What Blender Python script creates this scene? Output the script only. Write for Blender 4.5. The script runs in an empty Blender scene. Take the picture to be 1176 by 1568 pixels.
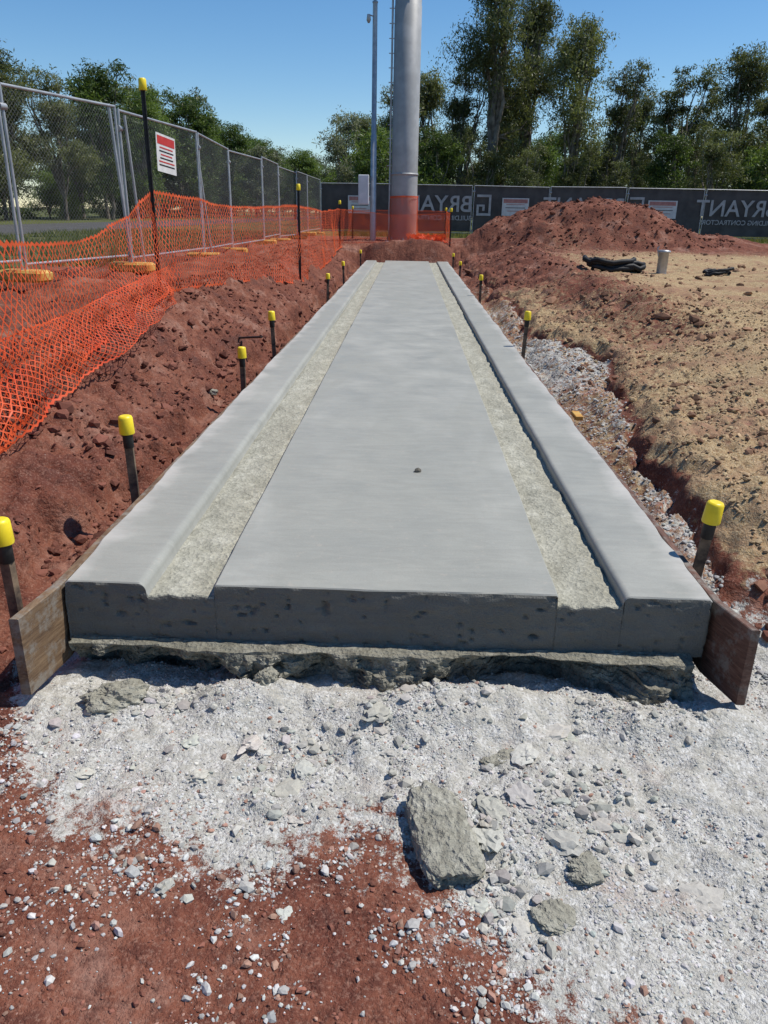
import bpy, math, numpy as np
from mathutils import Matrix, Vector
R=np.random.RandomState(7)
scene=bpy.context.scene
# ------------------------------------------------------------ helpers
def sm(a,b,x):
    t=np.clip((np.asarray(x,dtype=float)-a)/(b-a),0,1); return t*t*(3-2*t)
_T=np.random.RandomState(3).rand(256,256)
def vn(x,y,seed=0):
    x=np.asarray(x,dtype=float)+seed*17.31; y=np.asarray(y,dtype=float)+seed*9.17
    xi=np.floor(x).astype(int); yi=np.floor(y).astype(int); fx=x-xi; fy=y-yi
    fx=fx*fx*(3-2*fx); fy=fy*fy*(3-2*fy)
    a=_T[xi&255,yi&255]; b=_T[(xi+1)&255,yi&255]; c=_T[xi&255,(yi+1)&255]; d=_T[(xi+1)&255,(yi+1)&255]
    return (a*(1-fx)+b*fx)*(1-fy)+(c*(1-fx)+d*fx)*fy
def fbm(x,y,sc,oct=4,seed=0):
    s=0;a=.5;t=0
    for o in range(oct):
        s=s+a*(vn(x*sc,y*sc,seed+o)-.5)*2; t+=a; a*=.5; sc*=2.07
    return s/t
def mesh_np(name,V,Q,mats=(),attrs=None,smooth=False,mi=None):
    V=np.asarray(V,dtype=np.float32); Q=np.asarray(Q,dtype=np.int32)
    me=bpy.data.meshes.new(name); k=Q.shape[1]
    me.vertices.add(len(V)); me.vertices.foreach_set('co',V.ravel())
    me.loops.add(Q.size); me.loops.foreach_set('vertex_index',Q.ravel())
    me.polygons.add(len(Q)); me.polygons.foreach_set('loop_start',np.arange(0,Q.size,k,dtype=np.int32))
    if mi is not None: me.polygons.foreach_set('material_index',np.asarray(mi,dtype=np.int32))
    me.update(calc_edges=True)
    me.polygons.foreach_set('use_smooth',np.full(len(Q),smooth,dtype=bool))
    if attrs:
        for n,a in attrs.items():
            a=np.asarray(a,dtype=np.float32)
            if a.ndim==1:
                at=me.attributes.new(n,'FLOAT','POINT'); at.data.foreach_set('value',a)
            else:
                at=me.attributes.new(n,'FLOAT_COLOR','POINT'); at.data.foreach_set('color',a.ravel())
    for m in mats: me.materials.append(m)
    me.validate(); 
    return me
def obj(name,me,parent=None,loc=None):
    o=bpy.data.objects.new(name,me); scene.collection.objects.link(o)
    if parent: o.parent=parent
    if loc is not None: o.location=loc
    return o
def empty(name,loc=(0,0,0)):
    o=bpy.data.objects.new(name,None); scene.collection.objects.link(o); o.location=loc; o.empty_display_size=.2; return o
class MB:  # quad mesh accumulator
    def __init__(s): s.V=[];s.Q=[];s.M=[];s.n=0
    def add(s,V,Q,m=0):
        V=np.asarray(V,float);Q=np.asarray(Q,int); s.V.append(V); s.Q.append(Q+s.n); s.M.append(np.full(len(Q),m)); s.n+=len(V)
    def tube(s,P,r,n=8,m=0,cap=True):
        P=np.asarray(P,float); r=np.broadcast_to(np.asarray(r,float),(len(P),))
        T=np.gradient(P,axis=0); T/=np.linalg.norm(T,axis=1)[:,None]+1e-9
        up=np.array([0,0,1.]) if abs(T[0][2])<.9 else np.array([1.,0,0])
        A=np.cross(T,up); A/=np.linalg.norm(A,axis=1)[:,None]+1e-9; B=np.cross(T,A)
        a=np.arange(n)/n*2*np.pi+np.pi/n
        ring=P[:,None,:]+r[:,None,None]*(np.cos(a)[None,:,None]*A[:,None,:]+np.sin(a)[None,:,None]*B[:,None,:])
        V=ring.reshape(-1,3); Q=[]
        for i in range(len(P)-1):
            for j in range(n): Q.append((i*n+j,i*n+(j+1)%n,(i+1)*n+(j+1)%n,(i+1)*n+j))
        s.add(V,Q,m)
        if cap:
            for e in (0,len(P)-1):
                c=P[e]; V=np.vstack([ring[e],c[None]])
                Q=[(j,(j+1)%n,(j+2)%n,n) for j in range(0,n,2)]
                s.add(V,Q,m)
    def box(s,lo,hi,m=0,bev=0.0,M=None):
        x0,y0,z0=lo;x1,y1,z1=hi
        if bev<=0:
            V=[(x0,y0,z0),(x1,y0,z0),(x1,y1,z0),(x0,y1,z0),(x0,y0,z1),(x1,y0,z1),(x1,y1,z1),(x0,y1,z1)]
            Q=[(0,3,2,1),(4,5,6,7),(0,1,5,4),(1,2,6,5),(2,3,7,6),(3,0,4,7)]
        else:
            b=bev;V=[];
            lv=[(z0,b),(z0+b,0),(z1-b,0),(z1,b)]
            for z,i in lv:
                k=b
                V+=[(x0+i+k,y0+i,z),(x1-i-k,y0+i,z),(x1-i,y0+i+k,z),(x1-i,y1-i-k,z),
                    (x1-i-k,y1-i,z),(x0+i+k,y1-i,z),(x0+i,y1-i-k,z),(x0+i,y0+i+k,z)]
            Q=[]
            for l in range(3):
                for j in range(8): Q.append((l*8+j,l*8+(j+1)%8,l*8+8+(j+1)%8,l*8+8+j))
            for t in (0,24): Q+=[(t+7,t+0,t+1,t+2),(t+7,t+2,t+3,t+6),(t+3,t+4,t+5,t+6)]
        V=np.array(V,float)
        if M is not None: V=np.array([tuple(M@Vector(v)) for v in V])
        s.add(V,Q,m)
    def mesh(s,name,mats,smooth=False,attrs=None):
        return mesh_np(name,np.vstack(s.V),np.vstack(s.Q),mats,attrs,smooth,np.concatenate(s.M))
# ------------------------------------------------------------ materials
def nm(name):
    m=bpy.data.materials.new(name); m.use_nodes=True; nt=m.node_tree
    for n in list(nt.nodes): nt.nodes.remove(n)
    out=nt.nodes.new('ShaderNodeOutputMaterial'); b=nt.nodes.new('ShaderNodeBsdfPrincipled')
    nt.links.new(b.outputs[0],out.inputs[0]); return m,nt,b,out
def N(nt,t,**k):
    n=nt.nodes.new(t)
    for a,v in k.items(): setattr(n,a,v)
    return n
def noise(nt,co,scale,detail=5,rough=.6,dist=0):
    n=N(nt,'ShaderNodeTexNoise'); n.inputs['Scale'].default_value=scale; n.inputs['Detail'].default_value=detail
    n.inputs['Roughness'].default_value=rough; n.inputs['Distortion'].default_value=dist; nt.links.new(co,n.inputs['Vector']); return n.outputs['Fac']
def ramp(nt,f,stops):
    n=N(nt,'ShaderNodeValToRGB'); cr=n.color_ramp
    while len(cr.elements)<len(stops): cr.elements.new(.5)
    for e,(p,c) in zip(cr.elements,stops):
        e.position=p; e.color=(c if len(c)==4 else (*c,1)) if hasattr(c,'__len__') else (c,c,c,1)
    nt.links.new(f,n.inputs[0]); return n.outputs[0]
def mix(nt,f,a,b,mode='MIX'):
    n=N(nt,'ShaderNodeMix',data_type='RGBA',blend_type=mode)
    for ix,v in ((0,f),(6,a),(7,b)):
        s=n.inputs[ix]
        if isinstance(v,(int,float)): s.default_value=v if ix==0 else (v,v,v,1)
        elif isinstance(v,tuple): s.default_value=(*v,1) if len(v)==3 else v
        else: nt.links.new(v,s)
    return n.outputs[2]
def math_(nt,op,a,b=0.,clamp=False):
    n=N(nt,'ShaderNodeMath',operation=op,use_clamp=clamp)
    for ix,v in ((0,a),(1,b)):
        s=n.inputs[ix]
        if isinstance(v,(int,float)): s.default_value=v
        else: nt.links.new(v,s)
    return n.outputs[0]
def coord(nt): return N(nt,'ShaderNodeTexCoord').outputs['Object']
def bump(nt,b,h,strength=.5,dist=.01,prev=None):
    n=N(nt,'ShaderNodeBump'); n.inputs['Strength'].default_value=strength; n.inputs['Distance'].default_value=dist
    nt.links.new(h,n.inputs['Height'])
    if prev: nt.links.new(prev,n.inputs['Normal'])
    nt.links.new(n.outputs[0],b.inputs['Normal']); return n.outputs[0]
def simple(name,c0,c1,rough=.7,metal=0,scale=8,bs=.2,bd=.005,bscale=60,spec=.3):
    m,nt,b,o=nm(name); co=coord(nt)
    c=ramp(nt,noise(nt,co,scale,3),[(.35,c0),(.65,c1)]); nt.links.new(c,b.inputs['Base Color'])
    b.inputs['Roughness'].default_value=rough; b.inputs['Metallic'].default_value=metal; b.inputs['Specular IOR Level'].default_value=spec
    if bs>=.1: bump(nt,b,noise(nt,co,bscale,2),bs,bd)
    return m
def ground_mat():
    m,nt,b,o=nm('site_soil'); co=coord(nt)
    at=N(nt,'ShaderNodeAttribute',attribute_name='mask'); sp=N(nt,'ShaderNodeSeparateColor'); nt.links.new(at.outputs['Color'],sp.inputs[0])
    n1=noise(nt,co,1.9,5,.68); n2=noise(nt,co,16,5,.72); n3=noise(nt,co,85,2,.7)
    red=ramp(nt,n1,[(.32,(.095,.042,.034)),(.44,(.145,.050,.033)),(.54,(.205,.078,.049)),(.66,(.29,.155,.115))])
    red=mix(nt,ramp(nt,n2,[(.46,0),(.64,.7)]),red,(.080,.031,.024))
    red=mix(nt,ramp(nt,n3,[(.5,0),(.72,.5)]),red,(.36,.21,.155))
    vor=N(nt,'ShaderNodeTexVoronoi'); vor.inputs['Scale'].default_value=130; nt.links.new(co,vor.inputs['Vector'])
    bw=N(nt,'ShaderNodeRGBToBW'); nt.links.new(vor.outputs['Color'],bw.inputs[0])
    wh=ramp(nt,bw.outputs[0],[(.15,(.37,.355,.32)),(.5,(.49,.475,.44)),(.8,(.62,.61,.575))])
    wh=mix(nt,ramp(nt,n2,[(.42,0),(.60,.7)]),wh,(.38,.365,.315))
    wh=mix(nt,ramp(nt,n1,[(.56,0),(.68,.5)]),wh,(.39,.29,.24))
    ye=ramp(nt,bw.outputs[0],[(.1,(.25,.16,.08)),(.5,(.39,.28,.155)),(.85,(.49,.385,.24))])
    ye=mix(nt,ramp(nt,n1,[(.46,0),(.62,.8)]),ye,(.30,.175,.11))
    def brk(chan,amt,n,lo=.42,hi=.58):
        v=math_(nt,'ADD',chan,math_(nt,'MULTIPLY',math_(nt,'SUBTRACT',n,.5),amt)); return ramp(nt,v,[(lo,0),(hi,1)])
    c=mix(nt,brk(sp.outputs[1],1.3,n2,.36,.66),red,ye)
    nw=noise(nt,co,13,6,.85)
    c=mix(nt,brk(sp.outputs[0],2.6,nw,.42,.60),c,wh)
    gr=ramp(nt,n2,[(.35,(.05,.07,.02)),(.55,(.11,.12,.045)),(.7,(.2,.17,.08))])
    c=mix(nt,brk(sp.outputs[2],1.2,n1),c,gr)
    nt.links.new(c,b.inputs['Base Color']); b.inputs['Roughness'].default_value=.95; b.inputs['Specular IOR Level'].default_value=.1
    bump(nt,b,n2,.95,.035)
    return m
def concrete(name,cs,scale=3,grain=150,bs=.25,bd=.002,rough=.75,spots=0,edge=False,stretch=(1,.25,1)):
    m,nt,b,o=nm(name); co=coord(nt)
    n1=noise(nt,co,scale,5,.62,.3); mp=N(nt,'ShaderNodeMapping'); mp.inputs['Scale'].default_value=stretch; nt.links.new(co,mp.inputs[0])
    n2=noise(nt,mp.outputs[0],scale*.6,4,.6,.8); n3=noise(nt,co,grain,2,.7)
    c=ramp(nt,n1,[(.3,cs[0]),(.5,cs[1]),(.72,cs[2])])
    c=mix(nt,ramp(nt,n2,[(.44,0),(.6,.8)]),c,cs[3])
    c=mix(nt,.25,c,ramp(nt,n3,[(.3,.5),(.7,1)]),'MULTIPLY')
    p=None
    if edge:
        sx=N(nt,'ShaderNodeSeparateXYZ'); nt.links.new(co,sx.inputs[0]); ax=math_(nt,'ABSOLUTE',sx.outputs[0])
        e=math_(nt,'ADD',ax,math_(nt,'MULTIPLY',math_(nt,'SUBTRACT',n1,.5),.34)); e=ramp(nt,math_(nt,'SUBTRACT',e,.7),[(.46,0),(.56,.85)])
        c=mix(nt,e,c,(.47,.45,.41))
        mp2=N(nt,'ShaderNodeMapping'); mp2.inputs['Scale'].default_value=(1.6,7,1); mp2.inputs['Rotation'].default_value=(0,0,.22); nt.links.new(co,mp2.inputs[0])
        n4=noise(nt,mp2.outputs[0],1.5,4,.68,2.2); c=mix(nt,.18,c,ramp(nt,n4,[(.38,.5),(.62,1)]),'MULTIPLY')
        n5=noise(nt,co,28,3,.8); c=mix(nt,ramp(nt,n5,[(.60,0),(.70,.35)]),c,(.43,.37,.31))
    if spots:
        v=N(nt,'ShaderNodeTexVoronoi'); v.inputs['Scale'].default_value=60; nt.links.new(co,v.inputs[0])
        bw=N(nt,'ShaderNodeRGBToBW'); nt.links.new(v.outputs['Color'],bw.inputs[0])
        c=mix(nt,spots,c,ramp(nt,bw.outputs[0],[(.25,.45),(.7,1)]),'MULTIPLY')
        p=bump(nt,b,v.outputs['Distance'],.6,.008)
    nt.links.new(c,b.inputs['Base Color']); nt.links.new(ramp(nt,n1,[(.3,rough-.12),(.7,rough+.1)]),b.inputs['Roughness'])
    b.inputs['Specular IOR Level'].default_value=.35
    bump(nt,b,n3,bs,bd,p); return m
M_ground=ground_mat()
M_top=concrete('trowelled_concrete',[(.300,.300,.266),(.345,.344,.306),(.392,.390,.348),(.320,.319,.28)],2.4,220,.12,.0015,.6,edge=True)
M_groove=concrete('rough_concrete',[(.31,.30,.235),(.42,.405,.325),(.52,.505,.42),(.35,.335,.265)],9,90,.8,.008,.9,.42)
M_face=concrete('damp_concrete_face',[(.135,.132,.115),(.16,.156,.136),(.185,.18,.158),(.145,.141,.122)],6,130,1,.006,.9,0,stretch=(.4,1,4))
M_foot=concrete('broken_concrete',[(.17,.16,.125),(.27,.255,.205),(.40,.385,.32),(.21,.20,.155)],10,80,1,.01,.95,.5)
M_chunk=concrete('dry_concrete_rubble',[(.24,.225,.175),(.35,.335,.27),(.46,.445,.375),(.29,.275,.22)],10,80,1,.01,.95,.5)
M_galv=simple('galvanised_steel',(.33,.34,.35),(.45,.46,.47),.45,.55,5,.05)
M_pole=simple('galvanised_pole',(.33,.33,.32),(.41,.41,.40),.5,.2,2.5,.05)
M_wire=simple('fence_wire',(.13,.13,.125),(.19,.19,.18),.5,.4,5,0)
M_black=simple('black_steel',(.012,.012,.013),(.03,.028,.027),.55,0,20,.1)
M_stake=simple('weathered_timber_stake',(.05,.035,.028),(.20,.14,.09),.8,0,18,.3)
M_yel=simple('yellow_plastic',(.75,.56,.012),(.88,.68,.02),.4,0,12,.05,spec=.5)
M_bark=simple('bark',(.10,.08,.062),(.27,.23,.19),.9,0,3,0)
M_asph=simple('asphalt_surface',(.055,.054,.052),(.10,.095,.09),.9,0,1.2,.4,.01,40)
M_rag=simple('black_rubber',(.008,.008,.009),(.02,.02,.022),.6,0,10,.2)
M_blk=simple('fence_foot_plastic',(.50,.22,.04),(.60,.42,.12),.6,0,6,.2)
M_white=simple('sign_white',(.55,.55,.54),(.66,.66,.64),.5,0,6,0)
M_red=simple('sign_red',(.42,.03,.03),(.5,.05,.04),.5,0,6,0)
M_pink=simple('faded_sign_red',(.40,.17,.15),(.5,.25,.22),.6,0,6,0)
M_letter=simple('printed_lettering',(.34,.34,.34),(.46,.46,.46),.8,0,6,0)
M_cloth=simple('shade_cloth',(.060,.056,.055),(.10,.093,.088),.9,0,1.5,0)
M_boxm=simple('cabinet_enamel',(.6,.62,.62),(.7,.7,.7),.4,0,6,0)
def timber():
    m,nt,b,o=nm('formwork_timber'); co=coord(nt)
    mp=N(nt,'ShaderNodeMapping'); mp.inputs['Scale'].default_value=(6,1,14); nt.links.new(co,mp.inputs[0])
    n=noise(nt,mp.outputs[0],5,6,.7,.6); n2=noise(nt,co,9,5,.75)
    c=ramp(nt,n,[(.3,(.06,.032,.018)),(.5,(.14,.085,.045)),(.7,(.24,.16,.09))])
    c=mix(nt,ramp(nt,n2,[(.48,0),(.62,.85)]),c,(.22,.20,.17)); nt.links.new(c,b.inputs['Base Color'])
    b.inputs['Roughness'].default_value=.75; bump(nt,b,n,.5,.004); return m
M_tim=timber()
def timber2():
    m=M_tim.copy(); m.name='form_ply'
    for n in m.node_tree.nodes:
        if n.type=='VALTORGB' and len(n.color_ramp.elements)==3:
            for e,c in zip(n.color_ramp.elements,[(.05,.024,.016,1),(.12,.055,.035,1),(.21,.115,.08,1)]): e.color=c
    return m
M_ply=timber2()
def orange():
    m,nt,b,o=nm('orange_plastic_mesh'); co=coord(nt)
    c=ramp(nt,noise(nt,co,2.,3),[(.35,(.70,.085,.022)),(.65,(.88,.15,.045))]); nt.links.new(c,b.inputs['Base Color']); b.inputs['Roughness'].default_value=.5
    t=N(nt,'ShaderNodeBsdfTranslucent'); t.inputs[0].default_value=(.88,.15,.035,1); mx=N(nt,'ShaderNodeMixShader'); mx.inputs[0].default_value=.35
    nt.links.new(b.outputs[0],mx.inputs[1]); nt.links.new(t.outputs[0],mx.inputs[2]); nt.links.new(mx.outputs[0],o.inputs[0]); return m
M_or=orange()
def leafmat(name,ca,cb,cc,tr=.35):
    m,nt,b,o=nm(name); at=N(nt,'ShaderNodeAttribute',attribute_name='var'); oi=N(nt,'ShaderNodeObjectInfo')
    f=math_(nt,'ADD',at.outputs['Fac'],math_(nt,'MULTIPLY',math_(nt,'SUBTRACT',oi.outputs['Random'],.5),.5))
    c=ramp(nt,f,[(.1,ca),(.5,cb),(.9,cc)]); nt.links.new(c,b.inputs['Base Color']); b.inputs['Roughness'].default_value=.5
    b.inputs['Specular IOR Level'].default_value=.35
    t=N(nt,'ShaderNodeBsdfTranslucent'); nt.links.new(mix(nt,1.,c,(1.3,1.35,.7),'MULTIPLY'),t.inputs[0]); mx=N(nt,'ShaderNodeMixShader'); mx.inputs[0].default_value=tr
    nt.links.new(b.outputs[0],mx.inputs[1]); nt.links.new(t.outputs[0],mx.inputs[2]); nt.links.new(mx.outputs[0],o.inputs[0]); return m
M_leaf=leafmat('eucalypt_leaves',(.060,.068,.030),(.112,.128,.052),(.19,.205,.09))
M_leafg=leafmat('green_leaves',(.050,.076,.020),(.098,.146,.034),(.17,.235,.06))
M_leafgrey=leafmat('grey_green_leaves',(.09,.10,.068),(.145,.16,.11),(.21,.225,.16))
M_grass=leafmat('grass_blades',(.06,.09,.02),(.12,.15,.04),(.25,.22,.10))
def stonemat():
    m,nt,b,o=nm('stone_mix'); at=N(nt,'ShaderNodeAttribute',attribute_name='col'); co=coord(nt)
    n=noise(nt,co,120,2,.7); c=mix(nt,.5,at.outputs['Color'],ramp(nt,n,[(.3,.55),(.7,1)]),'MULTIPLY')
    nt.links.new(c,b.inputs['Base Color']); b.inputs['Roughness'].default_value=.92; b.inputs['Specular IOR Level'].default_value=.15
    return m
M_stone=stonemat()
# ------------------------------------------------------------ terrain
ST=.42  # slab top
def edgeR(y): return 1.72+.30*(vn(y*.9,np.zeros_like(y)+.3,5)-.5)+.4*np.exp(-((y-8.2)/1.1)**2)+.12*(vn(y*4,np.zeros_like(y),6)-.5)+.05*(vn(y*11,np.zeros_like(y),7)-.5)
def H(x,y,fine=True):
    x=np.asarray(x,float);y=np.asarray(y,float)
    PR=np.interp(y,[2,3.5,6,12,22],[.42,.52,.62,.76,.86]); PL=np.interp(y,[1.5,4,9,14],[.46,.65,.78,.88])
    nb=fbm(x,y,.9,4,1)
    eR=edgeR(y); floor=.21+.04*nb+.13*sm(1.40,1.75,x+.1*fbm(x,y,3,3,17))+.03*np.abs(fbm(x,y,6,3,19))
    wall=sm(0,.20,x-eR+.09*fbm(x,y,5,4,8))
    zr=floor+wall*(.46-floor)+(PR-.46)*sm(.1,1.6,x-eR)+wall*.05*nb
    zr=zr-.09*np.exp(-((x-eR+.02)/.035)**2)*(vn(y*2.,y*0,18)>.35)
    ridge=np.exp(-((x-2.75-.3*fbm(y,y*0,.3,2,4))/.6)**2)*sm(8,10,y)*sm(25,21,y)
    zr=zr+ridge*(.06+.30*np.abs(fbm(x,y,1.5,5,11)))+.10*np.abs(fbm(x,y,3.1,5,13))*sm(6,9,y)*sm(5.5,3.5,x)+.05*np.abs(fbm(x,y,1.2,5,16))
    dl=-x-1.3; w1=.28+.16*(vn(y*1.3,y*0,2)-.5)*2
    wl=sm(0,.12,dl-w1+.14*fbm(x,y,4,4,9))
    rid=1-np.abs(fbm(x,y,2.3,5,14))
    zl=.12+wl*(.34-.12)+(PL-.34)*sm(.35,1.45,dl+.15*fbm(x,y,1.7,4,24))+wl*.13*fbm(x,y,1.6,5,12)+.06*sm(.3,.8,dl)*sm(2.8,.9,dl)*rid+wl*.10*np.abs(fbm(x,y,6,5,15))
    st=vn(x*1.1+3,y*.5,25)*3.; zl=zl+wl*.05*(np.floor(st+.18*fbm(x,y,5,3,26))-1.4)*sm(3.2,2.4,dl)
    side=np.where(x>0,zr,zl)
    zend=.15+(.84-.15)*sm(25.0,25.9,y+.2*nb)+.06*nb
    cen=np.where(y>24.9,zend,.1)
    wx=sm(1.0,1.5,np.abs(x)); far=sm(25.2,26.5,y)
    z=np.where(y>24.9,cen*(1-wx)+side*wx,side); z=z*(1-far)+(.86+.05*nb)*far
    yf=np.where(x>0,2.75+.0*x,2.05)+.3*fbm(x,y,1.1,4,20)
    ff=sm(0,1.0,y-yf); ff=np.where((np.abs(x)<1.45)&(y<3.4),np.minimum(ff,sm(2.6,3.6,y)),ff)
    wz=sm(1.55,2.0,y+.25*np.clip(x,0,1.5))
    apron=.018*fbm(x,y,1.5,3,21)+.018*fbm(x,y,6,4,22)+wz*.040*np.clip(np.abs(fbm(x,y,7,4,27))-.08,0,1)+wz*.02*np.clip(fbm(x,y,22,2,28),0,1)+.004*fbm(x,y,26,2,29)
    apron=apron+np.exp(-((y-2.44)/.15)**2)*.09*(.1+vn(x*4,y*4,23))*sm(1.6,1.3,np.abs(x))
    apron=apron+np.exp(-(((x-.58)/.24)**2+((y-1.95)/.2)**2))*.04
    z=apron*(1-ff)+z*ff
    def mound(cx,cy,rx,ry,h,p=1.0):
        d=np.sqrt(((x-cx)/rx)**2+((y-cy)/ry)**2)+.14*fbm(x,y,.8,4,30); return h*np.clip(1-d,0,1)**p
    mm=np.maximum(mound(6.0,27,4.2,3.2,2.2,1.),mound(8.6,27.5,3.8,2.2,.65,.8)); mm=np.where(mm>1.15,1.15+(mm-1.15)*.3,mm)
    z=z+mm+mound(2.6,27,1.6,1.0,.28)+mound(0.3,25.9,2.2,.6,.22)
    zm=mound(6.3,27,4.0,3.2,1.)>.02
    fl=np.maximum(np.maximum(sm(31,34,y),sm(-4.6,-6,x)),sm(12,16,x)*sm(3,6,y))
    z=z*(1-fl)+.88*fl
    back=sm(-1,-4,y); z=z*(1-back)
    z=z+ (1-fl)*(1-back)*ff*(.035*fbm(x,y,5,5,40)+.030*fbm(x,y,17,3,41))+zm*.14*fbm(x,y,2.5,5,42)
    inside=(np.abs(x)<1.23)&(y>2.72)&(y<24.88)
    return np.where(inside,-.12,z)
def axis(segs,lo,hi,g=1.16):
    a=[segs[0][0]]
    for s0,s1,d in segs:
        n=int(round((s1-s0)/d)); a+=list(s0+np.arange(1,n+1)*(s1-s0)/n)
    d=segs[-1][2]; 
    while a[-1]<hi: d=d*g; a.append(a[-1]+d)
    d=segs[0][2]
    while a[0]>lo: d=d*g; a.insert(0,a[0]-d)
    return np.array(a)
xs=axis([(-6,-3,.07),(-3,2.6,.016),(2.6,12,.06)],-1500,1500)
ys=axis([(.9,2.9,.014),(2.9,6,.020),(6,12,.04),(12,30,.09),(30,37,.3)],-1500,2500)
X,Y=np.meshgrid(xs,ys); Z=H(X,Y); nx,ny=len(xs),len(ys)
idx=np.arange(nx*ny).reshape(ny,nx)
Q=np.stack([idx[:-1,:-1],idx[:-1,1:],idx[1:,1:],idx[1:,:-1]],-1).reshape(-1,4)
def wmask(x,y):
    b=np.interp(x,[-3,-1.5,-1.28,-1,-.4,0,.3,.6,.75,1.0],[3.4,2.8,2.32,1.96,1.76,1.86,1.68,1.34,.92,-.4])
    w=sm(-.5,.30,y-b+.28*fbm(x,y,3.5,4,50)); w=w*sm(3.5,2.8,y*1.)*(x<4)*sm(-1.6,-1.35,x)
    tr=sm(.06,-.06,x-edgeR(y))*(x>1.2)*(y>2.7)*(.34+.25*fbm(x,y,.8,3,51)+.36*np.exp(-((y-8)/1.3)**2)+.2*sm(4.2,3.2,y))*sm(25,12,y)
    return np.maximum(w,tr)
def ymask(x,y):
    m=sm(-.02,.10,x-edgeR(y))*sm(3.0,3.6,y)*sm(30,16,y)*sm(14,11,x)
    m=m*(.80+.35*fbm(x,y,.45,3,52)-.42*np.exp(-((x-2.7)/.7)**2)*sm(7.5,9.,y)-.2*sm(9,16,y)*sm(4.5,3,x))
    return np.maximum(m,.50*(x>1.2)*sm(.1,-.1,x-edgeR(y))*sm(2.8,3.6,y)*sm(25,12,y))
MK=np.zeros((ny,nx,4)); MK[...,0]=wmask(X,Y); MK[...,1]=ymask(X,Y)
MK[...,2]=np.clip(np.maximum(np.maximum(sm(32.5,34.5,Y),sm(-4.9,-6.5,X)*.7),sm(17,20,X)*.7),0,1)*.9; MK[...,3]=1
g=obj('ground',mesh_np('ground',np.stack([X,Y,Z],-1).reshape(-1,3),Q,[M_ground],{'mask':MK.reshape(-1,4)},True))
rx=np.linspace(-21.5,-13.5,9); ry=np.linspace(-60,420,60); A,B=np.meshgrid(rx,ry); i=np.arange(A.size).reshape(A.shape)
obj('asphalt_road',mesh_np('road',np.stack([A,B,np.full_like(A,.892)+.02*(1-((A+17.5)/4)**2)],-1).reshape(-1,3),np.stack([i[:-1,:-1],i[:-1,1:],i[1:,1:],i[1:,:-1]],-1).reshape(-1,4),[M_asph],None,True))
# ------------------------------------------------------------ slab
Y0,Y1=2.65,24.9
def prof():
    P=[];M=[]
    def seg(a,b,n,m):
        for k in range(n): t=k/n; P.append((a[0]+(b[0]-a[0])*t,a[1]+(b[1]-a[1])*t)); M.append(m)
    D=ST-.055
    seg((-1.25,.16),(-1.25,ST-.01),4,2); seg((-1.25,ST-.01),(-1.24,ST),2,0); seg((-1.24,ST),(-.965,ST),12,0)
    for k in range(6):
        a=k/6*math.pi/2; P.append((-.965+.035*math.sin(a),ST-.035*(1-math.cos(a)))); M.append(0)
    seg((-.93,ST-.035),(-.922,D),3,0); seg((-.922,D),(-.663,D),14,1); seg((-.663,D),(-.66,ST-.006),3,0); seg((-.66,ST-.006),(-.654,ST),1,0)
    seg((-.654,ST),(.66,ST),50,0); seg((.66,ST),(.666,ST-.006),1,0); seg((.666,ST-.006),(.668,D),3,0); seg((.668,D),(.922,D),14,1)
    seg((.922,D),(.920,ST-.025),3,0)
    for k in range(6):
        a=k/6*math.pi/2; P.append((.920+.025*(1-math.cos(a)),ST-.025+.025*math.sin(a)));M.append(0)
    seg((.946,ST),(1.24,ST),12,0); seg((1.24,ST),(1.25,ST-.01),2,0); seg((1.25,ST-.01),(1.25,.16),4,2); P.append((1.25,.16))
    return np.array(P),np.array(M)
P,PM=prof()
yy=np.concatenate([[Y0,Y0+.004,Y0+.01],np.arange(Y0+.02,4,.02),np.arange(4,8,.04),np.arange(8,Y1,.12),[Y1]])
PX=np.broadcast_to(P[:,0],(len(yy),len(P))).copy(); PZ=np.broadcast_to(P[:,1],PX.shape).copy(); PY=np.broadcast_to(yy[:,None],PX.shape).copy()
groove=((np.abs(PX)>.67)&(np.abs(PX)<.915)&(PZ<ST-.04))
joint=sum(np.exp(-((PY-j-.03*fbm(PX,PX*0,4,2,int(j)))/.018)**2) for j in (6.2,9.8,13.5,17.2,21.))
PZ=PZ+np.where(groove,.014*fbm(PX,PY,9,3,60)+.010*fbm(PX,PY,30,3,61)-.012*joint+.008*(vn(PY*.27,PY*0+np.sign(PX),69)>.5),.0014*fbm(PX,PY,1.5,3,62))
wall=(np.abs(PX)>.65)&(np.abs(PX)<.98)&~groove
PX=PX+np.where(wall,.005*fbm(PX*0+np.sign(PX),PY,3,5,63),0)
edge=(np.abs(PX)>1.235)&(PZ>ST-.02); PX=PX+np.where(edge,np.sign(PX)*.026*np.clip(fbm(PX*0+np.sign(PX)*3,PY,2.2,5,64)+.1,-.2,1),0)
PZ[0]-=.005*(P[:,1]>ST-.06)*(.6+.8*vn(P[:,0]*14,P[:,0]*0,68))
PY[0:2]+= .009*fbm(PX[0:2],PZ[0:2]*3,6,5,65)
nP=len(P); i=np.arange(PX.size).reshape(PX.shape)
Qs=np.stack([i[:-1,:-1],i[:-1,1:],i[1:,1:],i[1:,:-1]],-1)
mi=np.broadcast_to(PM[:nP-1],(len(yy)-1,nP-1)).ravel()
Vs=np.stack([PX,PY,PZ],-1).reshape(-1,3); Qs=Qs.reshape(-1,4)
nz=30; extraV=[];extraQ=[];em=[];n0=len(Vs)
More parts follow.
